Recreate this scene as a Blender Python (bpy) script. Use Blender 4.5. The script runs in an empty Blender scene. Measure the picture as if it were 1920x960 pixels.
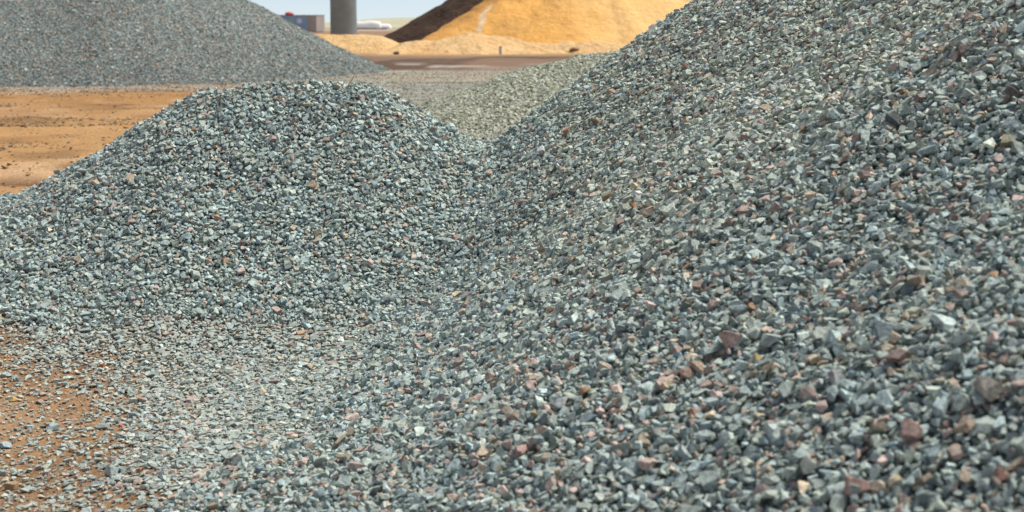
import bpy, bmesh, math
import numpy as np
from mathutils import Vector, Matrix

# ---------------------------------------------------------------- camera, sky, sun, exposure
S = bpy.context.scene
COL = S.collection
F, YH, H = 2667.0, 45.0, 1.7                 # focal length in px of the 1920 px frame, horizon row, eye height
PITCH = math.atan((480 - YH) / F)
cam_d = bpy.data.cameras.new('camera')
cam_d.sensor_width = 36.0
cam_d.lens = 36.0 * F / 1920
cam_d.clip_start, cam_d.clip_end = 0.1, 9000
cam_d.dof.use_dof = True
cam_d.dof.focus_distance = 7.6
cam_d.dof.aperture_fstop = 4.0
cam = bpy.data.objects.new('camera', cam_d)
cam.location = (0, 0, H)
cam.rotation_euler = (math.pi / 2 - PITCH, 0, 0)
COL.objects.link(cam)
S.camera = cam

SUN_EL, SUN_AZ = math.radians(61), math.radians(67)     # azimuth from +Y towards +X
W = bpy.data.worlds.new('World')
S.world = W
W.use_nodes = True
wn = W.node_tree
bg = wn.nodes['Background']
sky = wn.nodes.new('ShaderNodeTexSky')
sky.sky_type = 'NISHITA'
sky.sun_disc = False
sky.sun_elevation, sky.sun_rotation = SUN_EL, SUN_AZ
sky.air_density, sky.dust_density, sky.ozone_density = 0.45, 0.05, 2.6
hsv = wn.nodes.new('ShaderNodeHueSaturation')      # thin bright overcast: a paler blue than a clear sky
hsv.inputs['Saturation'].default_value = 0.62
wn.links.new(sky.outputs[0], hsv.inputs['Color'])
wn.links.new(hsv.outputs[0], bg.inputs[0])
bg.inputs[1].default_value = 0.053
sun_d = bpy.data.lights.new('sun', 'SUN')
sun_d.energy = 2.2
sun_d.angle = math.radians(28)
sun_d.color = (1.0, 0.93, 0.82)
sun = bpy.data.objects.new('sun', sun_d)
sdir = Vector((math.sin(SUN_AZ) * math.cos(SUN_EL), math.cos(SUN_AZ) * math.cos(SUN_EL), math.sin(SUN_EL)))
sun.rotation_euler = sdir.to_track_quat('Z', 'Y').to_euler()
COL.objects.link(sun)
S.view_settings.view_transform = 'Standard'
S.view_settings.look = 'None'
S.view_settings.exposure = 1.16
S.view_settings.gamma = 1.0

# ---------------------------------------------------------------- helpers
rng = np.random.default_rng(11)


def ss(a, b, x):
    t = np.clip((x - a) / (b - a), 0, 1)
    return t * t * (3 - 2 * t)


_LAT = np.random.default_rng(99).uniform(-1, 1, (256, 256))


def _hash(ix, iy, seed):
    return _LAT[(ix + seed * 37) & 255, (iy + seed * 101) & 255]


def vn(x, y, seed=0):
    x, y = np.broadcast_arrays(np.asarray(x, float), np.asarray(y, float))
    fx, fy = np.floor(x).astype(np.int64), np.floor(y).astype(np.int64)
    tx, ty = x - fx, y - fy
    tx, ty = tx * tx * (3 - 2 * tx), ty * ty * (3 - 2 * ty)
    a, b = _hash(fx, fy, seed), _hash(fx + 1, fy, seed)
    c, d = _hash(fx, fy + 1, seed), _hash(fx + 1, fy + 1, seed)
    return (a * (1 - tx) + b * tx) * (1 - ty) + (c * (1 - tx) + d * tx) * ty


def fbm(x, y, seed=0, n=4):
    r, a = 0, 1.0
    for k in range(n):
        r = r + a * vn(x * 2 ** k + 17.3 * k, y * 2 ** k - 9.1 * k, seed + k)
        a *= .5
    return r / 1.9


def smax(a, b, k):
    h = np.clip(.5 + .5 * (a - b) / k, 0, 1)
    return b * (1 - h) + a * h + k * h * (1 - h)


def crest(pts, x, y, slope_front, slope_back=None, r=.25, conc=0.0):
    """height of a heap poured along a crest polyline pts = (X, Y, height[, front slope])"""
    out = np.full(np.broadcast(x, y).shape, -9.0)
    for p, q in zip(pts[:-1], pts[1:]):
        dx, dy = q[0] - p[0], q[1] - p[1]
        L2 = dx * dx + dy * dy
        t = np.clip(((x - p[0]) * dx + (y - p[1]) * dy) / L2, 0, 1)
        ex, ey = x - (p[0] + t * dx), y - (p[1] + t * dy)
        sf = slope_front if len(p) < 4 else p[3] + (q[3] - p[3]) * t
        wf = .5 - .5 * ey / np.sqrt(ex * ex + ey * ey + 1e-6)
        sl = sf * wf + (sf if slope_back is None else slope_back) * (1 - wf)
        d = np.sqrt(ex * ex + ey * ey + r * r) - r
        d = d - conc * d * d * (d < 4)
        out = np.maximum(out, p[2] + t * (q[2] - p[2]) - sl * d)
    return out


def tracks(x):
    for (yc, amp, wd, sd, x0, x1) in ((16.1, .2, .95, 6, -20, -5.0), (17.4, .5, .35, 1, -20, -4), (20.3, .5, .3, 7, -20, -3), (24.4, .5, .9, 2, -20, -7.4), (26.2, .5, 1.7, 3, -9.5, -6.2),
                                      (30.4, .5, 1.3, 4, -10.2, -7.2), (28.9, .4, 1.0, 8, -7.6, -4.5), (33.2, .9, .5, 5, -30, -4)):
        yield yc + amp * vn(x * .3, x * 0 + sd, 111 + sd) - .10 * (x + 7), wd, sd, ss(x0 - .8, x0 + .3, x) * (1 - ss(x1 - .3, x1 + .8, x)) * (.45 if sd in (1, 7, 5) else 1)


def ground_h(x, y):
    z = .012 * fbm(x * .8, y * .8, 3)
    far = ss(11, 16, y) * (1 - ss(60, 120, y))
    z = z + far * (.045 * fbm(x * .13, y * .62, 5) + .02 * vn(x * .5, y * 2.2, 9) + .022 * fbm(x * 1.2, y * 1.4, 10))
    for line, wd, sd, on in tracks(x):
        d = np.abs(y - line + .35 * fbm(x * .6, y * .6, 129)) / wd
        z = z + ss(12, 14, y) * (1 - ss(40, 44, y)) * on * (.035 * np.exp(-((d - 1.3) / .45) ** 2) - .03 * np.exp(-(d / .7) ** 2))
    z = z + .03 * ss(12, 14, y) * (1 - ss(34, 40, y)) * (np.abs(fbm(x * 1.9, y * 1.9, 23, 3)) - .3) * ss(-.2, .4, fbm(x * .3, y * .3, 25))
    z = z + .010 * fbm(x * 5, y * 5, 21) * (1 - ss(9, 14, y))
    return z


A_CREST = [(-6.2, 10.2, -.12, .40), (-4.5, 10.0, .28, .42), (-3.42, 9.7, .57, .45), (-2.71, 9.6, .77, .55), (-2.32, 9.5, 1.07, .72), (-2.0, 9.5, 1.29, .785), (-1.75, 9.5, 1.335, .785),
           (-1.5, 9.55, 1.345, .765), (-1.0, 9.5, 1.33, .765), (-.66, 9.5, 1.09, .74), (-.39, 9.5, .80, .67), (0.1, 9.5, .4, .60)]


def pile_a(x, y):
    z = crest(A_CREST, x, y, .7, .6, r=.16, conc=.075) + .05 * fbm(x * .8, y * .8, 35)
    return z - .06 + .035 * fbm(x * 1.7, y * 1.7, 31) + .012 * fbm(x * 6, y * 6, 33)


B_PTS = np.array([
    (.97, 2.7, .74), (0, 3.6, .44), (-1.35, 4.95, -.02), (.47, 3.7, .67), (.57, 4.5, .80), (1.2, 3.4, .99), (1.55, 4.4, 1.24),
    (1.03, 5.1, 1.16), (.78, 6.1, 1.10), (.09, 6.1, .60), (.07, 4.5, .52), (1.9, 5.3, 1.76), (1.44, 6.0, 1.48), (.57, 8, 1.05),
    (-.5, 5.2, .15), (-.78, 7.5, -.02), (-1.0, 5.4, -.02), (-.86, 6.34, -.03), (-.25, 7.2, .30), (-.2, 8.3, .55), (-2.2, 6, -.45), (-2.2, 4, -.40), (-1.6, 8, -.40),
    (-.32, 9.6, .76), (.0, 9.8, .96), (.36, 9.9, 1.21), (.73, 9.9, 1.46), (1.31, 10.0, 1.84), (2.2, 10.2, 2.45), (2.6, 8, 2.4), (2.6, 6, 2.25),
    (-.6, 11.0, .2), (.3, 11.3, .4), (1.3, 11.6, .8), (2.6, 12.2, 1.0), (-.6, 13, -.5), (1.3, 14, -.5), (3, 15, -.4),
    (4.2, 6.5, 3.2), (4.5, 9.5, 3.4), (3.2, 3.6, 1.9), (2.2, 2.2, 1.15), (1.0, 1.4, .45), (0, 2.2, .12), (-.9, 3.2, -.05), (-.9, 2.0, -.3), (3, .8, .9), (1, .2, .0),
    (4.8, 2.5, 2.1), (4.8, 12, 2.2), (.45, 2.8, .50)])


def _tps(r2):
    return .5 * r2 * np.log(r2 + 1e-9)


def _fit(P, lam=.02):
    n = len(P)
    K = _tps((P[:, None, 0] - P[None, :, 0]) ** 2 + (P[:, None, 1] - P[None, :, 1]) ** 2) + lam * np.eye(n)
    Q = np.c_[np.ones(n), P[:, :2]]
    M = np.block([[K, Q], [Q.T, np.zeros((3, 3))]])
    return np.linalg.solve(M, np.r_[P[:, 2], 0, 0, 0])


B_W = _fit(B_PTS)


def pile_b(x, y):
    x, y = np.broadcast_arrays(np.asarray(x, float), np.asarray(y, float))
    z = B_W[-3] + B_W[-2] * x + B_W[-1] * y
    for (px, py, _), w in zip(B_PTS, B_W):
        z = z + w * _tps((x - px) ** 2 + (y - py) ** 2)
    # low swells running down the slope, as left by successive loads
    z = z - .035 + .05 * fbm(x * 1.1 + y * .5, y * 1.1 - x * .4, 41) + .014 * fbm(x * 5, y * 5, 43)
    return z


E_CREST = [(-2.6, 19.0, -.1), (-1.9, 19.0, .15), (-1.14, 19.0, .56), (-.43, 19.0, .88), (.28, 19.1, 1.14), (1.0, 19.2, 1.29), (1.6, 19.3, 1.36), (3.2, 19.8, 1.5), (6, 20.5, 1.5)]


def pile_e(x, y):
    return crest(E_CREST, x, y, .56, .5, r=.3) + .05 * fbm(x * .9, y * .9, 51) + .02 * fbm(x * 3, y * 3, 53)


def pile_d(x, y):
    a = crest([(-24, 46.3, 3.8), (-13.6, 46.6, 3.9)], x, y, .62, .5, r=.8)
    b = crest([(-26, 52.5, 4.6), (-14.8, 51.5, 4.9)], x, y, .53, .5, r=.8)
    return smax(a, b, .12) + .20 * fbm(x * .30, y * .30, 61) + .05 * fbm(x * 1.3, y * 1.3, 63)


def sand_f(x, y):
    z = crest([(1.5, 95, 4.75), (5, 95.5, 5.6), (24, 97, 5.9)], x, y, .56, .5, r=.9)
    z = z + .30 * fbm(x * .22, y * .22, 71) - .16 * np.abs(fbm(x * .8 + y * .25, y * .16, 73)) + .07 * fbm(x * 1.5, y * 1.5, 75)
    return z


def shade_flank_g(x, y):  # extra heap shape that carries the painted shadow band
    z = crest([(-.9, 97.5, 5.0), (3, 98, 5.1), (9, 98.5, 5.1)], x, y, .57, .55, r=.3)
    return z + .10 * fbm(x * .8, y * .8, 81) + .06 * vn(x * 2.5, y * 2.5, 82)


def apron_h(x, y):
    z = crest([(-7.2, 84.2, .12), (-6.3, 84.2, .55), (-5.3, 84.4, .85), (-4.0, 84.6, 1.0), (-2.6, 84.9, 1.1), (-1.2, 85, .95), (1, 84.6, .72), (4, 84.6, .62), (7, 84.9, .6), (14, 86, .5)], x, y, .30, .35, r=.4)
    return z + .30 * fbm(x * .42, y * .42, 91) + .10 * fbm(x * 1.6, y * 1.6, 93)


def mound_i(x, y):
    z = crest([(-14, 87.6, 1.0), (-11.5, 87.5, 1.08), (-9.0, 87.5, 1.08), (-8.2, 87.5, 1.0), (-6.9, 86.6, .1)], x, y, .45, .5, r=.4)
    return z + .05 * fbm(x * .6, y * .6, 95) + .03 * fbm(x * 2.2, y * 2.2, 97)


def yard_h(x, y):
    """the ground as it swells up to the feet of the two near heaps"""
    z = np.array(ground_h(x, y), float)
    m = (np.abs(x) < 7) & (y > 1.5) & (y < 14)
    if m.any():
        a = smax(pile_a(x[m], y[m]), pile_b(x[m], y[m]), .16)
        z[m] = np.minimum(smax(a, z[m], .45) - .004, z[m] + .108)
    return z


def pix(u, v):
    """unit-depth ray of a pixel of the 1920 x 960 frame"""
    cx, cy = (u - 960) / F, (480 - v) / F
    return np.array([cx, math.cos(PITCH) + cy * math.sin(PITCH), -math.sin(PITCH) + cy * math.cos(PITCH)])


# --- materials
def mat(name):
    m = bpy.data.materials.new(name)
    m.use_nodes = True
    nt = m.node_tree
    return m, nt, nt.nodes['Principled BSDF']


def nd(nt, kind, **kw):
    n = nt.nodes.new(kind)
    for k, v in kw.items():
        if k in n.inputs:
            n.inputs[k].default_value = v
        else:
            setattr(n, k, v)
    return n


def noise(nt, vec, scale, detail=3, rough=.55):
    n = nd(nt, 'ShaderNodeTexNoise', Scale=scale, Detail=detail, Roughness=rough)
    nt.links.new(vec, n.inputs['Vector'])
    return n.outputs['Fac']


def remap(nt, sock, a, b, c, d):
    n = nd(nt, 'ShaderNodeMapRange')
    for i, v in zip((1, 2, 3, 4), (a, b, c, d)):
        n.inputs[i].default_value = v
    nt.links.new(sock, n.inputs[0])
    return n.outputs[0]


def scale_col(nt, col, fac):
    n = nd(nt, 'ShaderNodeVectorMath', operation='SCALE')
    nt.links.new(col, n.inputs[0])
    nt.links.new(fac, n.inputs['Scale'])
    return n.outputs[0]


def mixc(nt, fac, a, b):
    n = nd(nt, 'ShaderNodeMix', data_type='RGBA')
    for s, v in ((n.inputs[0], fac), (n.inputs[6], a), (n.inputs[7], b)):
        if hasattr(v, 'links'):
            nt.links.new(v, s)
        elif isinstance(v, float):
            s.default_value = v
        else:
            s.default_value = (*v, 1)
    return n.outputs[2]


def bump(nt, sock, strength, dist, bsdf, chain=None):
    n = nd(nt, 'ShaderNodeBump', Strength=strength, Distance=dist)
    nt.links.new(sock, n.inputs['Height'])
    if chain:
        nt.links.new(chain, n.inputs['Normal'])
    nt.links.new(n.outputs[0], bsdf.inputs['Normal'])
    return n.outputs[0]


def stone_material(name, fine=True):
    m, nt, b = mat(name)
    at = nd(nt, 'ShaderNodeAttribute', attribute_name='col')
    geo = nd(nt, 'ShaderNodeNewGeometry')
    pos = geo.outputs['Position']
    col = at.outputs['Color']
    if fine:
        n1 = noise(nt, pos, 70, 3, .6)
        n2 = noise(nt, pos, 420, 2, .6)
        col = scale_col(nt, col, remap(nt, n1, .3, .7, .62, 1.38))
        col = scale_col(nt, col, remap(nt, n2, .3, .7, .62, 1.4))
        # pale mineral flecks and veins of the broken rock
        n3 = noise(nt, pos, 190, 4, .7)
        col = mixc(nt, remap(nt, n3, .60, .72, 0.0, .5), col, (.42, .41, .38))
        ch = bump(nt, n1, .55, .006, b)
        bump(nt, n2, .4, .0018, b, ch)
    nt.links.new(col, b.inputs['Base Color'])
    b.inputs['Roughness'].default_value = .72
    b.inputs['Specular IOR Level'].default_value = .2
    return m


M_STONE = stone_material('broken_stone')
M_STONE_FAR = stone_material('broken_stone_far', False)


def core_material():
    m, nt, b = mat('packed_gravel')
    geo = nd(nt, 'ShaderNodeNewGeometry')
    v = nd(nt, 'ShaderNodeTexVoronoi', Scale=26.0)
    nt.links.new(geo.outputs['Position'], v.inputs['Vector'])
    bw = nd(nt, 'ShaderNodeRGBToBW')
    nt.links.new(v.outputs['Color'], bw.inputs[0])
    c = mixc(nt, bw.outputs[0], (.18, .20, .20), (.42, .44, .42))
    nt.links.new(c, b.inputs['Base Color'])
    b.inputs['Roughness'].default_value = .85
    inv = remap(nt, v.outputs['Distance'], 0, .7, 1, 0)
    bump(nt, inv, .8, .03, b)
    return m


M_CORE = core_material()


def soil_material(name, attr=None, ca=(.5, .3, .12), cb=(.6, .4, .2), fine=9.0, amp=.3, bscale=14.0, bdist=.05, bstr=.6, coarse=None):
    m, nt, b = mat(name)
    geo = nd(nt, 'ShaderNodeNewGeometry')
    pos = geo.outputs['Position']
    n1 = noise(nt, pos, fine * .12, 4, .6)
    n2 = noise(nt, pos, fine, 5, .65)
    if attr:
        col = nd(nt, 'ShaderNodeAttribute', attribute_name=attr).outputs['Color']
    else:
        col = mixc(nt, remap(nt, n1, .35, .65, 0., 1.), ca, cb)
    col = scale_col(nt, col, remap(nt, n2, .25, .75, 1 - amp, 1 + amp))
    nt.links.new(col, b.inputs['Base Color'])
    b.inputs['Roughness'].default_value = .9
    b.inputs['Specular IOR Level'].default_value = .2
    n3 = noise(nt, pos, bscale, 6, .65)
    ch = bump(nt, n3, bstr, bdist, b)
    if coarse:
        bump(nt, noise(nt, pos, coarse[0], 5, .7), 1.0, coarse[1], b, ch)
    return m


def paint(name, c, rough=.6, amp=.12, scale=1.5):
    m, nt, b = mat(name)
    geo = nd(nt, 'ShaderNodeNewGeometry')
    n = noise(nt, geo.outputs['Position'], scale, 4, .6)
    rgb = nd(nt, 'ShaderNodeRGB')
    rgb.outputs[0].default_value = (*c, 1)
    nt.links.new(scale_col(nt, rgb.outputs[0], remap(nt, n, .3, .7, 1 - amp, 1 + amp)), b.inputs['Base Color'])
    b.inputs['Roughness'].default_value = rough
    return m


# --- object bookkeeping
def tag(o, label=None, cat=None, group=None, kind=None):
    for k, v in (('label', label), ('category', cat), ('group', group), ('kind', kind)):
        if v:
            o[k] = v
    return o


def empty(name, loc, label, cat, group=None):
    o = bpy.data.objects.new(name, None)
    o.location = loc
    o.empty_display_size = .3
    COL.objects.link(o)
    return tag(o, label, cat, group)


def link(name, me, m, parent=None):
    o = bpy.data.objects.new(name, me)
    if m:
        me.materials.append(m)
    COL.objects.link(o)
    if parent:
        o.parent = parent
        o.matrix_parent_inverse = Matrix.Translation(parent.location).inverted()
    return o


def np_mesh(name, V, T, col=None, smooth=False):
    """mesh out of numpy vertices (n,3), triangles or quads (m,k) and colours (n,3)"""
    me = bpy.data.meshes.new(name)
    V, T = np.asarray(V, np.float32), np.asarray(T, np.int32)
    k = T.shape[1]
    me.vertices.add(len(V))
    me.vertices.foreach_set('co', V.ravel())
    me.loops.add(T.size)
    me.loops.foreach_set('vertex_index', T.ravel())
    me.polygons.add(len(T))
    me.polygons.foreach_set('loop_start', np.arange(0, T.size, k, dtype=np.int32))
    me.polygons.foreach_set('use_smooth', np.full(len(T), bool(smooth)))
    me.update(calc_edges=True)
    if col is not None:
        a = me.color_attributes.new('col', 'FLOAT_COLOR', 'POINT')
        a.data.foreach_set('color', np.c_[col, np.ones(len(V))].astype(np.float32).ravel())
    return me


def grid_mesh(name, xs, ys, hf, keep=None, colf=None, smooth=True):
    X, Y = np.meshgrid(xs, ys)
    Z = hf(X, Y)
    n, mcol = len(ys), len(xs)
    idx = np.arange(n * mcol).reshape(n, mcol)
    Q = np.stack([idx[:-1, :-1], idx[:-1, 1:], idx[1:, 1:], idx[1:, :-1]], -1).reshape(-1, 4)
    V = np.stack([X, Y, Z], -1).reshape(-1, 3)
    C = colf(X, Y, Z).reshape(-1, 3) if colf else None
    if keep is not None:
        kv = keep(X, Y, Z).reshape(-1)
        Q = Q[kv[Q].any(1)]
        used = np.unique(Q)
        rm = np.full(len(V), -1)
        rm[used] = np.arange(len(used))
        V, Q = V[used], rm[Q]
        C = C[used] if C is not None else None
    return np_mesh(name, V, Q, C, smooth)


def bm_mesh(name, bm, smooth=False):
    me = bpy.data.meshes.new(name)
    bm.normal_update()
    bm.to_mesh(me)
    bm.free()
    if smooth:
        for p in me.polygons:
            p.use_smooth = True
    return me


def box(bm, x0, x1, y0, y1, z0, z1, bev=0.0):
    r = bmesh.ops.create_cube(bm, size=1)
    vs = r['verts']
    for v in vs:
        v.co = Vector(((x0 + x1) / 2 + v.co.x * (x1 - x0), (y0 + y1) / 2 + v.co.y * (y1 - y0), (z0 + z1) / 2 + v.co.z * (z1 - z0)))
    if bev:
        es = list({e for v in vs for e in v.link_edges})
        bmesh.ops.bevel(bm, geom=es, offset=bev, segments=2, affect='EDGES', profile=.5)


# ---------------------------------------------------------------- ground sheet
def lin(*segs):
    out = [np.array([segs[0][0]])]
    for a, b, n in segs:
        out.append(np.linspace(a, b, n + 1)[1:])
    return np.concatenate(out)


def ground_col(X, Y, Z):
    P = X[..., None] * 0 + np.array([.46, .27, .118])                       # ochre dirt of the yard

    def lay(c, w):
        nonlocal P
        w = np.clip(w, 0, 1)[..., None]
        P = P * (1 - w) + np.array(c) * w
    f1 = fbm(X * .16, Y * .25, 101)
    f2 = fbm(X * .5, Y * .7, 103)
    f3 = fbm(X * 2.3, Y * 2.3, 107, 5)
    f5 = fbm(X * .22, Y * .085, 109)
    lay((.60, .41, .25), ss(-.05, .5, f1) * .7)                             # paler dry patches
    lay((.47, .28, .125), ss(.05, .5, -f1) * .6)
    lay((.24, .14, .065), ss(.0, .35, fbm(X * .8 + 3, Y * .7, 105)) * .7)
    lay((.36, .19, .07), ss(.0, .3, fbm(X * .35 + 3, Y * .35, 108)) * .6)
    lay((.66, .50, .34), ss(.2, .5, fbm(X * .7 + 9, Y * .5, 106)) * .6)
    for (line, wd, sd, on) in tracks(X):                                        # damp wheel tracks, long across the view
        lay((.15, .078, .034), (1 - ss(0, wd, np.abs(Y - line + .5 * fbm(X * .6, Y * .6, 129)))) * on * ss(-.45, .25, fbm(X * .42, Y * .5, 121 + sd) + .35 * fbm(X * 1.6, Y * 1.6, 127)) * ss(12, 14, Y))
    lay((.36, .33, .28), ss(34.5, 38.5, Y + 1.8 * f1) * (1 - ss(60, 66, Y)) * .8)     # grit washed off the far pile
    # grey gravelly track between the piles
    lay((.33, .345, .30), ss(-5.2, -2.6, X + .10 * (Y - 20) + .8 * f2) * ss(20, 26, Y) * (1 - ss(47, 53, Y + 4 * f5)))
    lay((.29, .24, .18), ss(-5.2, -2.6, X + .10 * (Y - 20)) * ss(20, 26, Y) * (1 - ss(47, 53, Y)) * ss(.1, .5, f5) * .7)
    lay((.40, .34, .26), ss(41, 44.5, Y + 3 * f5) * (1 - ss(46, 49, Y + 3 * f5)) * ss(-7, -3, X) * .8)
    # dark trodden soil before the sand
    w = ss(49, 56, Y + 8 * f5) * (1 - ss(96, 104, Y)) * ss(-13, -8.5, X)
    lay((.235, .155, .105), w)
    lay((.10, .064, .045), w * ss(-.05, .30, fbm(X * .33 + 7, Y * .12, 133)) * .85)
    lay((.30, .25, .21), w * ss(.1, .4, fbm(X * .18 + 2, Y * .09 + 5, 137)) * (1 - ss(60, 70, Y + .5 * X)) * .8)
    lay((.66, .62, .57), ss(50, 53, Y) * (1 - ss(61, 66, Y)) * ss(-8, -5.5, X) * (1 - ss(-2.2, .5, X)) * ss(.08, .42, fbm(X * .7 + 3, Y * .24, 131, 6)) * .45)   # dried silty streaks
    lay((.50, .34, .18), ss(74, 79, Y + 1.5 * f2) * (1 - ss(96, 104, Y)) * ss(-13, -8.5, X) * .55)
    # gravel dust and dark earth round the near gravel
    near = 1 - ss(10, 12, Y)
    lay((.34, .25, .165), near * ss(-3.2, -1.0, X + .5 * f3) * .9)
    lay((.33, .185, .09), near * .6)
    lay((.20, .12, .06), near * ss(-.1, .5, fbm(X * 1.3, Y * 1.3, 141)) * .6)
    lay((.48, .33, .18), near * ss(.15, .6, fbm(X * 1.9, Y * 1.9, 143)) * .4)
    # far country
    lay((.30, .20, .13), ss(104, 130, Y))
    lay((.44, .34, .28), ss(300, 360, Y + 60 * vn(X * .01, Y * .004, 151)))
    lay((.34, .34, .19), ss(430, 520, Y + 120 * vn(X * .006, Y * .002, 153)))
    return P


M_GROUND = soil_material('yard_dirt', 'col', fine=22.0, amp=.32, bscale=30.0, bdist=.02, bstr=.7, coarse=(2.6, .07))
gx = lin((-3000, -400, 12), (-400, -60, 24), (-60, -18, 42), (-18, -12, 30), (-12, -5, 130), (-5, 5, 300), (5, 18, 60), (18, 60, 30), (60, 400, 20), (400, 3000, 10))
gy = lin((-300, -10, 10), (-10, 2, 14), (2, 12, 330), (12, 40, 300), (40, 62, 130), (62, 110, 120), (110, 400, 60), (400, 4000, 40))
g = link('ground', grid_mesh('ground', gx, gy, yard_h, colf=ground_col), M_GROUND)
tag(g, 'ochre dirt yard with damp wheel tracks between the heaps', kind='structure')


def hill_h(x, y):
    prof = 2.2 + 3.6 * ss(-125, -70, x) + 2.0 * ss(0, 500, x) - 1.2 * ss(-150, -600, -x)
    return prof * ss(640, 900, y) * (1 - ss(1500, 2200, y)) - .4 + .3 * vn(x * .02, y * .01, 161)


M_HILL = soil_material('dry_field', None, (.44, .44, .31), (.52, .49, .37), fine=.25, amp=.18, bscale=.8, bdist=.3, bstr=.3)
hl = link('hill', grid_mesh('hill', np.linspace(-1500, 1500, 160), np.linspace(600, 2300, 60), hill_h), M_HILL)
tag(hl, 'low pale green field rising on the horizon', kind='structure')

# ---------------------------------------------------------------- crushed stone shapes


def stone_shape(r, cuts, bevel):
    bm = bmesh.new()
    bmesh.ops.create_cube(bm, size=2.3)
    for k in range(cuts):
        n = Vector(r.normal(size=3)).normalized()
        bmesh.ops.bisect_plane(bm, geom=bm.verts[:] + bm.edges[:] + bm.faces[:], plane_co=n * r.uniform(.36, .92), plane_no=n, clear_outer=True)
        es = [e for e in bm.edges if e.is_boundary]
        if es:
            bmesh.ops.holes_fill(bm, edges=es)
    bmesh.ops.remove_doubles(bm, verts=bm.verts[:], dist=.12)
    bmesh.ops.dissolve_degenerate(bm, edges=bm.edges[:], dist=.02)
    if bevel:
        bmesh.ops.bevel(bm, geom=bm.edges[:], offset=.05, segments=1, affect='EDGES', clamp_overlap=True)
        for v in bm.verts:
            v.co += Vector(r.normal(size=3)) * .018
    bmesh.ops.triangulate(bm, faces=bm.faces[:])
    V = np.array([v.co[:] for v in bm.verts])
    T = np.array([[v.index for v in f.verts] for f in bm.faces]) if not bm.verts.index_update() else None
    bm.free()
    lo, hi = V.min(0), V.max(0)
    V = (V - (lo + hi) / 2) / ((hi - lo) / 2)
    return V, T


sr = np.random.default_rng(5)
HI = [stone_shape(sr, 8, True) for _ in range(28)]
MID = [stone_shape(sr, 6, False) for _ in range(28)]
LOW = [stone_shape(sr, 4, False) for _ in range(16)]


def stones_arrays(P, R, SC, C, protos, pid):
    Vs, Ts, Cs, off = [], [], [], 0
    for k, (V, T) in enumerate(protos):
        s = np.nonzero(pid == k)[0]
        if not len(s):
            continue
        vv = np.einsum('sij,snj->sni', R[s], V[None] * SC[s][:, None, :]) + P[s][:, None, :]
        n = len(V)
        Vs.append(vv.reshape(-1, 3))
        Ts.append((T[None] + (off + np.arange(len(s)) * n)[:, None, None]).reshape(-1, 3))
        Cs.append(np.repeat(C[s], n, 0))
        off += n * len(s)
    return np.concatenate(Vs), np.concatenate(Ts), np.concatenate(Cs)


def frames(N, yaw):
    """rotation matrices whose z axis is N and whose x axis is turned by yaw"""
    N = N / np.linalg.norm(N, axis=1, keepdims=True)
    up = np.where(np.abs(N[:, 2:3]) > .95, np.array([[1., 0, 0]]), np.array([[0, 0, 1.]]))
    a = np.cross(up, N)
    a /= np.linalg.norm(a, axis=1, keepdims=True)
    b = np.cross(N, a)
    c, s = np.cos(yaw)[:, None], np.sin(yaw)[:, None]
    return np.stack([a * c + b * s, -a * s + b * c, N], -1)


GREY = np.array([.825, 1.0, .96])


def palette(X, Y, owner, r, far=None):
    n = len(X)
    v = np.exp(r.normal(math.log(.485), .19, n))
    v = v * (1 - .10 * (owner == 1) * (1 - ss(3.9, 5.6, Y + .25 * fbm(X * 1.3, Y * 1.3, 203))))
    hue = r.normal(0, .038, n)
    C = v[:, None] * (GREY[None] + np.c_[hue, hue * .2, -hue])
    warm = fbm(X * .55, Y * .55, 201)
    # upper right slope: greener, more beige rock; nearest lobe: bluer with more pink
    up = ss(4.6, 6.0, Y) * (owner == 1) * ss(-.2, .5, X)
    k = (up * .55 * (r.random(n) < .6))[:, None]
    C = C * (1 - k) + k * (v * 1.25)[:, None] * np.array([.94, 1.0, .80])
    pk = r.random(n)
    ppink = .062 + .03 * (owner == 1) * (1 - ss(4.2, 6, Y)) + .04 * warm
    m = pk < ppink
    w = r.uniform(.55, 1.25, n)[:, None]
    C[m] = (np.array([.50, .405, .365]) * w)[m]
    m2 = (pk >= ppink) & (pk < ppink + .06)
    C[m2] = (np.array([.53, .46, .36]) * w)[m2]
    m3 = (pk > .9968)
    C[m3] = (np.array([.46, .29, .18]) * w)[m3]
    m4 = (pk > .994) & ~m3
    C[m4] = (np.array([.58, .50, .37]) * w)[m4]
    return np.clip(C, .06, .75)


# ---------------------------------------------------------------- near gravel: stones laid down one after another on the heaps
CELL = .008
GX0, GX1, GY0, GY1 = -5.4, 5.0, 2.0, 12.6
nx, ny = int((GX1 - GX0) / CELL), int((GY1 - GY0) / CELL)
cx = GX0 + (np.arange(nx) + .5) * CELL
cy = GY0 + (np.arange(ny) + .5) * CELL
CX, CY = np.meshgrid(cx, cy)
HG, HA, HB = ground_h(CX, CY), pile_a(CX, CY), pile_b(CX, CY)
HM = smax(smax(HA, HB, .16), HG, .45)
OWN = np.where(HM - HG < .112 + .05 * fbm(CX * 2.0, CY * 2.0, 219), 2, np.where(HA > HB, 0, 1)).astype(np.int8)      # 0 mound, 1 big pile, 2 open ground
BASE = HM.copy()
gyy, gxx = np.gradient(BASE, CELL)
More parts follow.
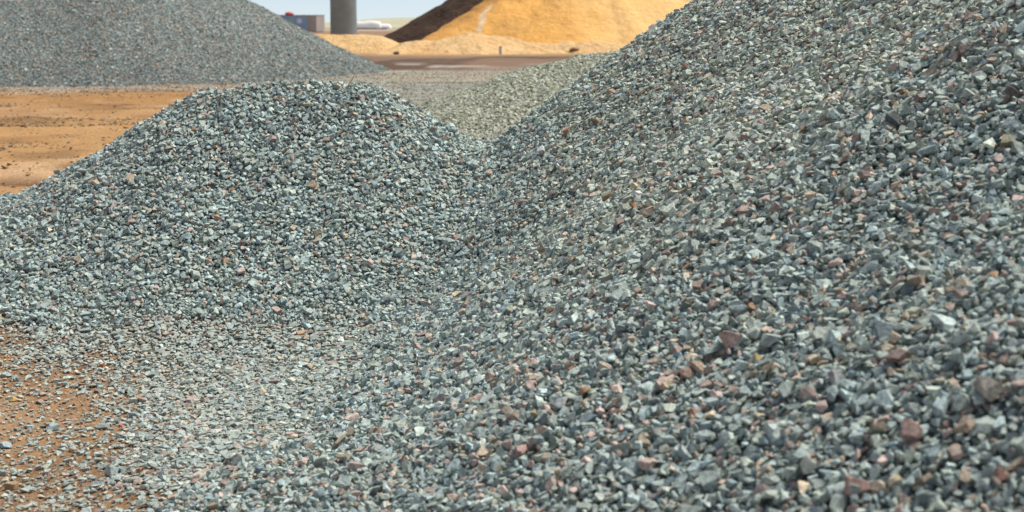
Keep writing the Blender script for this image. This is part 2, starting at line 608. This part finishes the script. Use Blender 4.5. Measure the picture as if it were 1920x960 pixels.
# towards the camera?  (a little of the hidden side is covered too)
vx, vy, vz = -CX, -CY, H - BASE
facing = (-gxx * vx - gyy * vy + vz) / np.sqrt((vx ** 2 + vy ** 2 + vz ** 2) * (1 + gxx ** 2 + gyy ** 2))
side = np.abs(CX) < .36 * CY + .30
HIDE = (facing < -.09) | ~side | ((CY > 10.9) & (BASE < .8))
f3 = fbm(CX * 2.0, CY * 2.0, 211)
f4 = fbm(CX * .8, CY * .8, 213)
COV = .20 + .95 * ss(-.28, .62, CX + .30 * CY + .30 * f3 + .12 * f4)
COV = np.maximum(COV, ss(7.25, 7.75, CY + .35 * f4 + .12 * (CX + 2.4)) * 1.0)
COV = np.maximum(COV, 1.05 * ss(-.34, -.10, HA - HG + .16 * f3 - .05))    # chips rolled out from the mound's toe
COV = np.where(OWN == 2, COV, 1.0)
COV = np.where((OWN == 2) & (CY > 10.2), COV * .35, COV)

recs = []
rr = np.random.default_rng(23)


DISC = {}
for R in range(1, 10):
    k = np.arange(-R, R + 1)
    q = 1 - (k[:, None] ** 2 + k[None] ** 2) / (R + .5) ** 2
    DISC[R] = (q > 0, .46 * np.sqrt(np.clip(q, 0, 1)), k[None] * CELL * np.ones_like(q), k[:, None] * CELL * np.ones_like(q))


def put(i, j, L, b, c, own, sink):
    """lay one stone on what is already there and raise the surface by it"""
    R = min(9, max(1, int(.47 * (L + b) / 2 / CELL + .5)))
    i0, i1, j0, j1 = i - R, i + R + 1, j - R, j + R + 1
    if i0 < 0 or j0 < 0 or i1 >= ny or j1 >= nx:
        return
    p = HM[i0:i1, j0:j1]
    d = (R + 1) * CELL * (2 * R + 1)
    cs, rs = p.sum(0), p.sum(1)
    gx = float(cs[R + 1:].sum() - cs[:R].sum()) / (d * R)
    gy_ = float(rs[R + 1:].sum() - rs[:R].sum()) / (d * R)
    m = float(cs.sum()) / (2 * R + 1) ** 2
    z = m + .2 * (float(p.max()) - m) + (.5 - sink) * c
    msk, cap, kx, ky = DISC[R]
    top = z + gx * kx + gy_ * ky + c * cap
    np.copyto(p, top, where=msk & (top > p))
    recs.append((cx[j], cy[i], z, gx, gy_, L, b, c, own, i, j))


step = .0168
for layer in range(3):
    ys_, xs_ = np.arange(GY0 + .1, GY1 - .1, step), np.arange(GX0 + .1, GX1 - .1, step)
    PX, PY = np.meshgrid(xs_, ys_)
    PX = (PX + rr.uniform(-.5, .5, PX.shape) * step).ravel()
    PY = (PY + rr.uniform(-.5, .5, PY.shape) * step).ravel()
    I = np.clip(((PY - GY0) / CELL).astype(int), 0, ny - 1)
    J = np.clip(((PX - GX0) / CELL).astype(int), 0, nx - 1)
    ok = ~HIDE[I, J] & (rr.random(len(I)) < np.array([1.0, .62, .30])[layer])
    o = OWN[I, J]
    cv = COV[I, J]
    if layer:                                       # the cover thins towards the toe of a heap
        ok &= (o == 2) | (rr.random(len(I)) < .15 + .85 * ss(.10, .42, BASE[I, J] - HG[I, J]))
    ok &= (o != 2) | (rr.random(len(I)) < cv * np.array([.75, .32, .05])[layer])
    I, J, o = I[ok], J[ok], o[ok]
    order = rr.permutation(len(I))
    n = len(order)
    L = np.clip(np.exp(rr.normal(math.log(.0190 if layer == 0 else .0222), .32, n)), .009, .058)
    bb, cc = L * rr.uniform(.58, .92, n), L * rr.uniform(.36, .68, n)
    for q, t in enumerate(order):
        i, j = int(I[t]), int(J[t])
        if layer:                                   # later stones roll into the lower of a few spots
            best, bi = 9, (i, j)
            for di, dj in ((0, 0), (3, 1), (-3, 1), (1, -3), (-1, 3)):
                a, e = min(max(i + di, 0), ny - 1), min(max(j + dj, 0), nx - 1)
                h = HM[a, e] - BASE[a, e]
                if h < best:
                    best, bi = h, (a, e)
            i, j = bi
        flat = .75 if o[t] == 2 else 1
        put(i, j, float(L[q]), float(bb[q]), float(cc[q]) * flat, int(o[t]), .30 if o[t] == 2 else .12)

A = np.array(recs)
print('stones', len(A))
PX, PY, PZ, GXs, GYs, SL, SB, SCc = A[:, :8].T
OWNs, II, JJ = A[:, 8].astype(int), A[:, 9].astype(int), A[:, 10].astype(int)
n = len(A)
tilt = np.where(OWNs == 2, .10, .23)
N = np.c_[-GXs * .9 + rr.normal(0, 1, n) * tilt, -GYs * .9 + rr.normal(0, 1, n) * tilt, np.ones(n)]
odd = (rr.random(n) < .08) & (OWNs != 2)
N[odd] = rr.normal(size=(odd.sum(), 3))
ROT = frames(N, rr.uniform(0, 2 * math.pi, n))
SCL = np.c_[SL, SB, SCc] * .5 * 1.06
CC = palette(PX, PY, OWNs, rr)
dust = (OWNs == 2)[:, None] * rr.uniform(.05, .38, n)[:, None] * (.5 + .5 * (1 - ss(-2.2, -.8, PX)))[:, None]
CC = CC * (1 - dust) + dust * np.array([.40, .33, .25])
POS = np.c_[PX, PY, PZ]

# how large each exposed stone shows from the viewpoint of the photograph
def project(P):
    d = P - np.array([0, 0, H])
    c, s = math.cos(PITCH), math.sin(PITCH)
    dep = d[:, 1] * c - d[:, 2] * s
    up = d[:, 1] * s + d[:, 2] * c
    return 960 + F * d[:, 0] / dep, 480 - F * up / dep, dep


U, Vv, DEP = project(POS)
exposed = (HM[II, JJ] - (PZ + .46 * SCc)) < .004
inside = (U > 20) & (U < 1900) & (Vv > 20) & (Vv < 940)
score = np.where(exposed & inside, np.sqrt(SL * SB) / DEP, 0)
PICK = np.argsort(-score)[:250]
picked = np.zeros(n, bool)
picked[PICK] = True

# --- heap bodies and their stone cover
mound = empty('gravel_pile', (-1.5, 9.5, 0), 'small round-topped mound of blue-grey crushed stone in the middle, before the open dirt yard', 'gravel pile')
big = empty('gravel_pile', (2.5, 6.5, 0), 'tall grey gravel pile of pink-flecked crushed stone filling the right side and near corner', 'gravel pile')


def above(hf, marg=.12):
    return lambda X, Y, Z: Z > ground_h(X, Y) - marg


ca = link('core', grid_mesh('core', np.linspace(-6.6, 1.6, 150), np.linspace(7, 13, 120), lambda x, y: smax(pile_a(x, y), ground_h(x, y) - .06, .45) - .035,
                            keep=lambda X, Y, Z: pile_a(X, Y) > ground_h(X, Y) - .06), M_CORE, mound)
cb = link('core', grid_mesh('core', np.linspace(-2.2, 8, 190), np.linspace(.2, 16, 260), lambda x, y: smax(pile_b(x, y), ground_h(x, y) - .06, .45) - .035,
                            keep=lambda X, Y, Z: pile_b(X, Y) > ground_h(X, Y) - .06), M_CORE, big)

near_lod = DEP < 5.0
ground_objs = []
for own, parent, nm in ((0, mound, 'stones'), (1, big, 'stones'), (2, None, 'loose_stones')):
    parts = []
    off = 0
    for protos, lod in ((HI, near_lod), (MID, ~near_lod)):
        s = np.nonzero((OWNs == own) & lod & ~picked)[0]
        if not len(s):
            continue
        pid = rr.integers(0, len(protos), len(s))
        v, t, c = stones_arrays(POS[s], ROT[s], SCL[s], CC[s], protos, pid)
        parts.append((v, t + off, c))
        off += len(v)
    if own == 2:
        ng = 30000
        gy_ = rr.uniform(4.5, 8.6, ng)
        gx_ = rr.uniform(-.40, .0, ng) * gy_ - .1
        ii, jj = ((gy_ - GY0) / CELL).astype(int), np.clip(((gx_ - GX0) / CELL).astype(int), 0, nx - 1)
        k = (OWN[ii, jj] == 2) & (rr.random(ng) < .35 + .65 * ss(-.3, .4, fbm(gx_ * 1.6, gy_ * 1.6, 217)))
        gx_, gy_ = gx_[k], gy_[k]
        ng = len(gx_)
        gl = np.clip(np.exp(rr.normal(math.log(.0085), .35, ng)), .004, .018)
        gs = np.c_[gl, gl * .75, gl * .5] * .5
        gn = np.c_[rr.normal(0, .3, (ng, 2)), np.ones(ng)]
        gc = palette(gx_, gy_, np.full(ng, 2), rr) * .6 + .4 * np.array([.42, .30, .19])
        v, t, c = stones_arrays(np.c_[gx_, gy_, yard_h(gx_, gy_) + gs[:, 2] * .5], frames(gn, rr.uniform(0, 6.28, ng)), gs, gc, LOW, rr.integers(0, len(LOW), ng))
        parts.append((v, t + off, c))
    me = np_mesh(nm, *[np.concatenate([p[k] for p in parts]) for k in range(3)])
    o = link(nm, me, M_STONE, parent)
    if parent:
        o['kind'] = 'stuff'
    else:
        tag(o, 'scattered flat grey stones trodden into the ochre dirt', 'gravel', kind='stuff')


def hue_word(c):
    r_, g_, b_ = c
    if r_ > g_ * 1.25:
        return 'pink'
    if b_ < g_ * .86:
        return 'tan'
    return 'dark' if g_ < .17 else ('light' if g_ > .30 else 'grey')


HUES = {'pink': ('pinkish broken stone among the grey stones of the near right slope', 'pink stones of the near slope'),
        'tan': ('tan or greenish broken stone among the grey stones of the near right slope', 'tan stones of the near slope'),
        'dark': ('dark slate grey broken stone of the near right slope, low in the picture', 'dark stones of the near slope'),
        'light': ('pale grey broken stone of the near right slope, low in the picture', 'pale stones of the near slope'),
        'grey': ('middling blue-grey broken stone of the near right slope, low in the picture', 'blue-grey stones of the near slope')}


def single_stone(pos, R, sc, c, proto, label, group=None):
    V, T = proto
    me = np_mesh('stone', (V * sc) @ R.T, T, np.repeat(np.asarray(c)[None], len(V), 0))
    o = link('stone', me, M_STONE)
    o.location = pos
    tag(o, label, 'stone', group)
    return o


for k in PICK:
    lab, grp = HUES[hue_word(CC[k])]
    single_stone(POS[k], ROT[k], SCL[k], CC[k], HI[int(rr.integers(0, len(HI)))], lab, grp)


# --- stones that catch the eye, each by its own look
def at(u, v):
    d = pix(u, v)
    t = np.arange(1.5, 13, .01)
    P = np.array([0, 0, H])[None] + t[:, None] * d[None]
    i = ((P[:, 1] - GY0) / CELL).astype(int)
    j = ((P[:, 0] - GX0) / CELL).astype(int)
    ok = (i >= 0) & (j >= 0) & (i < ny) & (j < nx)
    h = np.full(len(t), -9.)
    h[ok] = HM[i[ok], j[ok]]
    hit = np.nonzero(P[:, 2] < h)[0]
    k = hit[0] if len(hit) else len(t) - 1
    return P[k], t[k]


NOTED = [
    (1147, 175, 18, (.44, .31, .25), 'pinkish tan blocky stone high on the right slope near its left edge'),
    (1063, 246, 16, (.52, .30, .22), 'salmon stone on the right slope just right of the saddle'),
    (1192, 352, 17, (.64, .53, .37), 'rounded cream pebble among grey stones right of the mound'),
    (1119, 228, 20, (.36, .19, .11), 'rust brown flat stone above the saddle between mound and right pile'),
    (1190, 386, 15, (.52, .29, .15), 'orange chip just below the rounded cream pebble'),
    (1140, 372, 22, (.27, .20, .12), 'brown earthy stone left of the orange chip'),
    (978, 849, 24, (.42, .29, .27), 'round dusty pink pebble low in the middle foreground'),
    (1150, 774, 32, (.48, .33, .30), 'rose pink broken stone in the middle foreground'),
    (1309, 690, 30, (.44, .35, .27), 'speckled pinkish tan block with a square face'),
    (1286, 702, 26, (.44, .30, .25), 'upright pinkish wedge beside the speckled tan block'),
    (1244, 726, 24, (.52, .42, .30), 'cream tan lump left of the pinkish wedge'),
    (1302, 776, 24, (.40, .23, .18), 'brick red slanting chip in the foreground gravel'),
    (1373, 635, 40, (.42, .31, .28), 'large pale pink block on the right slope'),
    (1100, 791, 48, (.21, .27, .29), 'large blue-grey striated slab in the middle foreground'),
    (1047, 760, 34, (.36, .40, .40), 'large light grey block left of the striated slab'),
    (1003, 776, 20, (.36, .28, .15), 'ochre brown stone left of the light grey block'),
    (1533, 44, 14, (.66, .55, .36), 'cream pebble near the top edge of the right pile'),
    (1839, 33, 13, (.66, .54, .36), 'cream pebble in the top right corner of the gravel'),
    (1903, 178, 34, (.17, .145, .13), 'big dark brown angular stone at the right edge'),
    (1897, 272, 34, (.25, .25, .18), 'olive brown block at the right edge below the dark brown one'),
    (1548, 186, 15, (.45, .21, .13), 'terracotta chip on the upper right slope'),
    (1645, 250, 26, (.30, .33, .33), 'rounded plain grey stone on the upper right slope'),
    (1676, 228, 32, (.09, .115, .125), 'flat almost black stone resting above the rounded grey one'),
    (1666, 629, 46, (.22, .28, .30), 'flat blue-grey slab lying level on the right slope'),
    (1420, 672, 22, (.42, .30, .13), 'ochre yellow stone on the right foreground slope'),
    (1568, 708, 42, (.36, .37, .37), 'large rough pale grey block on the right foreground slope'),
    (1710, 810, 36, (.37, .27, .245), 'rounded dull red stone in the blurred right foreground'),
    (1607, 916, 46, (.46, .32, .28), 'big pink block at the bottom of the picture'),
    (1814, 806, 44, (.44, .36, .28), 'long tan slab in the blurred right foreground'),
    (1853, 735, 52, (.28, .27, .24), 'big brown-grey block near the right edge of the foreground'),
    (1880, 890, 30, (.52, .32, .25), 'salmon pink stone in the bottom right corner'),
    (1512, 879, 50, (.12, .145, .14), 'big dark green-grey block in the lower foreground'),
    (23, 916, 26, (.43, .31, .17), 'tan rounded stone lying on the dirt at bottom left'),
    (60, 767, 9, (.42, .13, .06), 'small brick red pebble on the dirt at left'),
    (190, 687, 14, (.50, .21, .09), 'orange chip in the scattered gravel at left'),
    (142, 698, 10, (.68, .63, .54), 'small white pebble in the scattered gravel near the orange chip'),
    (276, 701, 11, (.66, .65, .60), 'white oval pebble at the foot of the mound'),
    (193, 802, 20, (.36, .40, .40), 'pale grey rounded stone on the dirt amid flat chips'),
    (39, 825, 10, (.62, .48, .28), 'cream pebble lying on the bare dirt at left'),
    (28, 751, 14, (.58, .38, .13), 'yellow ochre lump on the bare dirt at left'),
    (228, 799, 8, (.52, .16, .10), 'tiny red chip right of the pale grey rounded stone'),
]
nr = np.random.default_rng(77)
for (u, v, px, c, lab) in NOTED:
    p, dist = at(u, v)
    Ls = px / F * dist
    R = frames(np.array([[nr.normal(0, .25), -.35 + nr.normal(0, .2), 1.0]]), np.array([nr.uniform(-.5, .5)]))[0]
    sc = np.array([1.0, nr.uniform(.65, .85), nr.uniform(.55, .72)]) * Ls * .55
    single_stone(Vector(p) + Vector((0, 0, sc[2] * .35)), R, sc, c, HI[int(nr.integers(0, len(HI)))], lab)

# twig on the mound's top
p, dist = at(657, 164)
bm = bmesh.new()
pts = [Vector((-.028, -.012, -.040)), Vector((-.010, -.004, -.012)), Vector((.012, .004, .020)), Vector((.026, .010, .046))]
rad = [.0048, .0045, .0042, .0034]
rings = []
for a, (q, r_) in enumerate(zip(pts, rad)):
    ax = (pts[min(a + 1, 3)] - pts[max(a - 1, 0)]).normalized()
    s1 = ax.orthogonal().normalized()
    s2 = ax.cross(s1)
    rings.append([bm.verts.new(q + (s1 * math.cos(t) + s2 * math.sin(t)) * r_) for t in np.arange(6) * math.pi / 3])
for r0, r1 in zip(rings[:-1], rings[1:]):
    for k in range(6):
        bm.faces.new((r0[k], r0[(k + 1) % 6], r1[(k + 1) % 6], r1[k]))
bm.faces.new(rings[0][::-1])
bm.faces.new(rings[-1])
tw = link('twig', bm_mesh('twig', bm), paint('dry_twig', (.55, .42, .22), .8, .2, 60))
tw.location = Vector(p) + Vector((0, -.01, .03))
tag(tw, 'short dry straw-coloured twig stuck in the top of the mound', 'twig')


# ---------------------------------------------------------------- heaps farther off, each with its own cover of stones
def cover(hf, x0, x1, y0, y1, dens, size, own_col, protos, seed, test):
    r = np.random.default_rng(seed)
    n = int((x1 - x0) * (y1 - y0) * dens)
    x, y = r.uniform(x0, x1, n), r.uniform(y0, y1, n)
    z = hf(x, y)
    e = .05
    gx, gy_ = (hf(x + e, y) - z) / e, (hf(x, y + e) - z) / e
    ok = (z > ground_h(x, y) - .02) & ((-gx * -x - gy_ * -y + (H - z)) > -.18 * y) & test(x, y, z)
    x, y, z, gx, gy_ = x[ok], y[ok], z[ok], gx[ok], gy_[ok]
    n = len(x)
    L = np.clip(np.exp(r.normal(math.log(size), .28, n)), size * .4, size * 2.2)
    N = np.c_[-gx + r.normal(0, .4, n), -gy_ + r.normal(0, .4, n), np.ones(n)]
    sc = np.c_[L, L * r.uniform(.6, .9, n), L * r.uniform(.4, .7, n)] * .5
    P = np.c_[x, y, z + r.uniform(-.2, .5, n) * L * .5]
    return stones_arrays(P, frames(N, r.uniform(0, 6.28, n)), sc, own_col(x, y, n, r), protos, r.integers(0, len(protos), n))


def col_e(x, y, n, r):
    v = np.exp(r.normal(math.log(.50), .26, n))
    c = v[:, None] * np.array([.94, 1.0, .80]) + r.normal(0, .012, (n, 3))
    return np.clip(c, .05, .7)


def col_d(x, y, n, r):
    v = np.exp(r.normal(math.log(.27), .30, n)) * (1 + .2 * fbm(x * .3, y * .3, 301))
    c = v[:, None] * np.array([.84, 1.0, .98])
    m = r.random(n) < .16
    c[m] = (v[:, None] * np.array([1.25, 1.0, .78]))[m]
    return np.clip(c, .03, .7)


pe = empty('gravel_pile', (1.5, 19.2, 0), 'pale sage green gravel pile behind the saddle between the mound and the right pile', 'gravel pile')
link('core', grid_mesh('core', np.linspace(-3.4, 7.5, 120), np.linspace(15.5, 23.5, 90), lambda x, y: pile_e(x, y) - .03, keep=above(pile_e)), M_CORE, pe)
v, t, c = cover(pile_e, -2.8, 4.4, 15.8, 20.3, 4300, .027, col_e, LOW, 401, lambda x, y, z: np.abs(x) < .36 * y + 1)
link('stones', np_mesh('stones', v, t, c), M_STONE_FAR, pe)['kind'] = 'stuff'

pd = empty('gravel_pile', (-14, 48, 0), 'large blurred grey gravel pile at far left reaching above the frame', 'gravel pile')
link('core', grid_mesh('core', np.linspace(-36, -1, 180), np.linspace(37, 62, 120), lambda x, y: pile_d(x, y) - .03, keep=above(pile_d)), M_CORE, pd)
v, t, c = cover(pile_d, -19.5, -2.5, 38.5, 55.5, 1900, .046, col_d, LOW, 403, lambda x, y, z: (x > -.36 * y - 1.5) & (z < 3.0))
link('stones', np_mesh('stones', v, t, c), M_STONE_FAR, pd)['kind'] = 'stuff'


# grit scattered on the yard in the middle distance
def yard_grit():
    r = np.random.default_rng(55)
    n = 110000
    y = 13 + 42 * r.random(n) ** 1.3
    x = r.uniform(-.40, .12, n) * y
    d = np.where(x < -.12 * y, .05 + .9 * ss(-.05, .3, fbm(x * .25, y * .4, 311)) + .5 * ss(35.5, 38, y), ss(20, 26, y))
    d = np.where(y > 50, d * .3, d)
    ok = (r.random(n) < d) & (pile_d(x, y) < .1) & (pile_e(x, y) < .1)
    x, y = x[ok], y[ok]
    n = len(x)
    L = np.clip(np.exp(r.normal(math.log(.024), .4, n)), .010, .06)
    N = np.c_[r.normal(0, .25, n), r.normal(0, .25, n), np.ones(n)]
    sc = np.c_[L, L * .75, L * .5] * .5
    c = np.exp(r.normal(math.log(.28), .35, n))[:, None] * np.array([1.05, .92, .72])
    clod = (x < -.12 * y) & (r.random(n) < .35)
    c[clod] = np.array([.24, .14, .065]) * r.uniform(.6, 1.7, (clod.sum(), 1))
    sc[clod] *= 1.2
    P = np.c_[x, y, ground_h(x, y) + sc[:, 2] * .3]
    return stones_arrays(P, frames(N, r.uniform(0, 6.28, n)), sc, np.clip(c, .04, .6), LOW, r.integers(0, len(LOW), n))


v, t, c = yard_grit()
tag(link('yard_grit', np_mesh('yard_grit', v, t, c), M_STONE_FAR), 'fine grit and stray chips strewn over the dirt yard beyond the mound', 'gravel', kind='stuff')


# ---------------------------------------------------------------- sand, pillar and things beyond
def sand_col(X, Y, Z):
    P = X[..., None] * 0 + np.array([.82, .44, .125])
    f = fbm(X * .35, Y * .35, 321)

    def lay(c, w):
        nonlocal P
        w = np.clip(w, 0, 1)[..., None]
        P = P * (1 - w) + np.array(c) * w
    lay((.86, .57, .25), ss(1, 9, X + 4 * f) * .85)
    lay((.50, .28, .09), ss(.1, .6, f) * .45)
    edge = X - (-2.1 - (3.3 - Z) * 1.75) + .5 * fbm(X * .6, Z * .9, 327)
    lay((.42, .22, .075), (1 - ss(.2, 2.6, edge)) * .8)                      # soft brown edge of the shadow band, painted into the sand colour
    # streak of pale dry sand that slid down the face
    line = -2.0 + .42 * (Z - 1.7) + .28 * vn(Z * 2.6, Z * 0, 323)
    lay((.78, .62, .42), (1 - ss(.10, .34, np.abs(X - line) * (1 + .25 * Z))) * ss(.9, 1.3, Z) * (1 - ss(2.6, 3.1, Z)))
    # brown clods and runs
    lay((.36, .22, .10), ss(.42, .7, fbm(X * .8 + Y * .1, Y * .25 - Z * .4, 325)) * .6)
    return P


M_SAND = soil_material('yellow_sand', 'col', fine=3.0, amp=.13, bscale=3.5, bdist=.12, bstr=.4, coarse=(.5, .32))
M_SHADE = soil_material('painted_shade', None, (.045, .028, .02), (.075, .045, .03), fine=5.0, amp=.35, bscale=4.0, bdist=.12, bstr=.6, coarse=(.8, .35))  # shadow on the sand's left flank, put in as dark colour
M_PALE = soil_material('pale_sand', None, (.70, .44, .20), (.80, .56, .29), fine=3.0, amp=.18, bscale=4.0, bdist=.12, bstr=.5, coarse=(1.0, .35))

sp = empty('sand_pile', (4, 95, 0), 'tall golden sand pile with shadow painted dark on its left flank, beyond the soil track', 'sand pile')
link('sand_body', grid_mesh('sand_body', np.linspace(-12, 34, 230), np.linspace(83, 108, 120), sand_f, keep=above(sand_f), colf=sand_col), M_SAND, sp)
so = link('shade_flank', grid_mesh('shade_flank', np.linspace(-13, 16, 190), np.linspace(86, 109, 130), shade_flank_g, keep=above(shade_flank_g)), M_SHADE, sp)  # dark heap added in place of the shadow band on the sand
so['label'] = 'left flank with its shadow painted dark brown'

ap = link('sand_ridge', grid_mesh('sand_ridge', np.linspace(-8.5, 18, 200), np.linspace(79, 90, 80), apron_h, keep=above(apron_h)), M_PALE)
tag(ap, 'low lumpy ridge of pale sand along the foot of the golden sand pile', 'sand heap')
mi = link('sand_heap', grid_mesh('sand_heap', np.linspace(-18, -5, 120), np.linspace(82, 92, 80), mound_i, keep=above(mound_i)), M_PALE)
tag(mi, 'small flat-topped heap of pale sand before the concrete pillar', 'sand heap')

# bridge pillar
PXc, PYc = (648.5 - 960) / F * 92, 92.0
pil = empty('bridge_pillar', (PXc, PYc, 0), 'round grey concrete bridge pillar rising out of the sand', 'pillar')
M_CONC = paint('concrete', (.23, .275, .30), .85, .12, 1.2)
bm = bmesh.new()
prof = [(.93, -.3), (.90, 0.0), (.86, .6), (.835, 2.5), (.825, 8.2), (.95, 8.5)]
rings = [[bm.verts.new((PXc + r_ * math.cos(t), PYc + r_ * math.sin(t), z)) for t in np.linspace(0, 2 * math.pi, 49)[:-1]] for r_, z in prof]
for r0, r1 in zip(rings[:-1], rings[1:]):
    for k in range(48):
        bm.faces.new((r0[k], r0[(k + 1) % 48], r1[(k + 1) % 48], r1[k]))
bm.faces.new(rings[-1])
link('shaft', bm_mesh('shaft', bm, True), M_CONC, pil)
bm = bmesh.new()
box(bm, PXc - 2.6, PXc + 2.6, PYc - .85, PYc + .85, 8.5, 9.6, .08)
link('pier_cap', bm_mesh('pier_cap', bm), M_CONC, pil)

# grey container with a painted panel
CY0 = 300.0
xr, xc_, xl = (611.5 - 960) / F * CY0, (598 - 960) / F * CY0, (524 - 960) / F * CY0
ct = empty('container', (xc_, CY0, 0), 'grey boxy container with blue and white painted panel, behind the far gravel pile', 'container')
yaw = math.radians(31)


def cont(u, w, z):          # u along the long side from the right corner, w into the depth
    return (xc_ - math.cos(.12) * u + math.sin(yaw) * w * 1.1, CY0 + math.sin(.12) * u + math.cos(yaw) * w, z)


def slab(name, u0, u1, w0, w1, z0, z1, m, parent):
    bm = bmesh.new()
    vs = [bm.verts.new(cont(u, w, z)) for z in (z0, z1) for (u, w) in ((u0, w0), (u1, w0), (u1, w1), (u0, w1))]
    for f in ((0, 1, 2, 3), (7, 6, 5, 4), (0, 4, 5, 1), (1, 5, 6, 2), (2, 6, 7, 3), (3, 7, 4, 0)):
        bm.faces.new([vs[k] for k in f])
    bmesh.ops.recalc_face_normals(bm, faces=bm.faces[:])
    return link(name, bm_mesh(name, bm), m, parent)


ZT = H + (YH - 28.5) / F * CY0
M_CBOX = paint('grey_sheet_metal', (.50, .46, .42), .7, .1, .6)
slab('body', 0, 9.4, 0, 2.5, .12, ZT - .12, M_CBOX, ct)
slab('roof_rim', -.04, 9.44, -.04, 2.54, ZT - .12, ZT, paint('rim_metal', (.20, .19, .18), .7), ct)
slab('skid', .3, 9.1, .15, 2.35, -.1, .12, paint('skid_steel', (.08, .08, .08), .8), ct)
mu = slab('painted_panel', 1.9, 7.6, -.05, -.005, .35, ZT - .28, None, ct)
m, nt, b = mat('mural_paint')
geo = nd(nt, 'ShaderNodeNewGeometry')
pos = geo.outputs['Position']
cc_ = cont(3.6, 0, 2.35)
vm = nd(nt, 'ShaderNodeVectorMath', operation='DISTANCE')
nt.links.new(pos, vm.inputs[0])
vm.inputs[1].default_value = cc_
base = mixc(nt, remap(nt, noise(nt, pos, .55, 2), .42, .58, 0., 1.), (.34, .58, .58), (.25, .45, .75))
base = mixc(nt, remap(nt, vm.outputs['Value'], .6, 1.5, 1., 0.), base, (.25, .45, .85))
nt.links.new(mixc(nt, remap(nt, vm.outputs['Value'], .35, .75, 1., 0.), base, (.85, .88, .92)), b.inputs['Base Color'])
b.inputs['Roughness'].default_value = .6
mu.data.materials.append(m)

# red bundle on its roof
bm = bmesh.new()
bmesh.ops.create_uvsphere(bm, u_segments=20, v_segments=10, radius=1)
for v_ in bm.verts:
    f_ = 1 + .10 * float(vn(v_.co.x * 2.3, v_.co.y * 2.3 + v_.co.z, 9))
    v_.co = Vector((v_.co.x * .95 * f_, v_.co.y * .7 * f_, max(v_.co.z, -.45) * .48 * f_))
rb = link('red_bundle', bm_mesh('red_bundle', bm, True), paint('red_tarp', (.62, .10, .10), .6, .2, 1.5))
q = cont(6.35, .8, ZT)
rb.location = (q[0], q[1], ZT + .2)
tag(rb, 'small red bundle lying on the roof of the grey container', 'bundle')

# long white sheeted stack on the field
WY = 480.0
x0, x1 = (655 - 960) / F * WY, (737 - 960) / F * WY
ws = empty('covered_stack', ((x0 + x1) / 2, WY, 0), 'long low white sheet-covered stack on the field right of the pillar', 'covered stack')
M_WHITE = paint('white_sheet', (.93, .93, .93), .5, .06, .5)


def lump(name, xa, xb, ya, yb, ztop, m, sd):
    hx = np.linspace(xa, xb, 40)
    hy = np.linspace(ya, yb, 16)

    def hf(x, y):
        tx = np.clip(np.minimum(x - xa, xb - x) / 1.2, 0, 1)
        ty = np.clip(np.minimum(y - ya, yb - y) / 1.5, 0, 1)
        return .35 + (ztop(x) - .35) * np.sqrt(np.clip(tx * (2 - tx), 0, 1)) * np.sqrt(np.clip(ty * (2 - ty), 0, 1)) + .06 * vn(x * 1.1, y * 1.1, sd)
    return link(name, grid_mesh(name, hx, hy, hf), m, ws)


lump('sheet', x0, x1 - 3.2, WY - 1.6, WY + 1.6, lambda x: 2.35 + .35 * ss(x0, x1 - 6, x) + .12 * np.sin(x * 1.3), M_WHITE, 3)
lump('low_sheet', x1 - 4.2, x1, WY - 1.4, WY + 1.4, lambda x: 1.75 + 0 * x, M_WHITE, 4)
bm = bmesh.new()
box(bm, x0 - .1, x1 - 1.6, WY - 1.55, WY + 1.5, -.05, .40, .03)
link('pallet_base', bm_mesh('pallet_base', bm), paint('dark_pallets', (.06, .05, .045), .9), ws)

# small white marker post before the sand ridge
yp = 1.7 * F / (101 - YH)
xp = (938.5 - 960) / F * yp
mp = empty('marker_post', (xp, yp, 0), 'short white marker post at the foot of the pale sand ridge', 'post')
bm = bmesh.new()
box(bm, xp - .08, xp + .08, yp - .05, yp + .05, -.1, .40, .012)
link('stake', bm_mesh('stake', bm), paint('white_paint', (.8, .78, .75), .6), mp)
bm = bmesh.new()
box(bm, xp - .09, xp + .09, yp - .06, yp + .06, .40, .46, .012)
link('cap', bm_mesh('cap', bm), paint('faded_red', (.6, .45, .42), .6), mp)

# clods of dark soil by the sand
for u, v, wd, hf_, lab in ((745, 99, .34, ground_h, 'dark soil clod on the ground between the two pale sand heaps'),
                           (1076, 81, .6, apron_h, 'wide brown lump of soil on the right end of the pale sand ridge')):
    yq = 80.5 if u < 800 else 83.0
    xq = (u - 960) / F * yq
    zq = float(hf_(np.array(xq), np.array(yq)))
    bm = bmesh.new()
    bmesh.ops.create_icosphere(bm, subdivisions=3, radius=1)
    for v_ in bm.verts:
        f_ = 1 + .32 * float(fbm(v_.co.x * 1.6 + u, v_.co.y * 1.6 + v_.co.z * 1.3, 12))
        f_ *= 1 + .25 * float(vn(v_.co.x * 4.1, v_.co.y * 4.1 + v_.co.z * 3.7 + u, 14))
        v_.co = Vector((v_.co.x * wd * .5, v_.co.y * wd * .4, v_.co.z * wd * (.34 if u < 800 else .2))) * f_
    k = link('soil_clod', bm_mesh('soil_clod', bm, True), paint('clod_soil', (.12, .08, .055) if u < 800 else (.36, .23, .13), .9, .3, 5))
    k.location = (xq, yq, zq + wd * .1)
    tag(k, lab, 'clod')
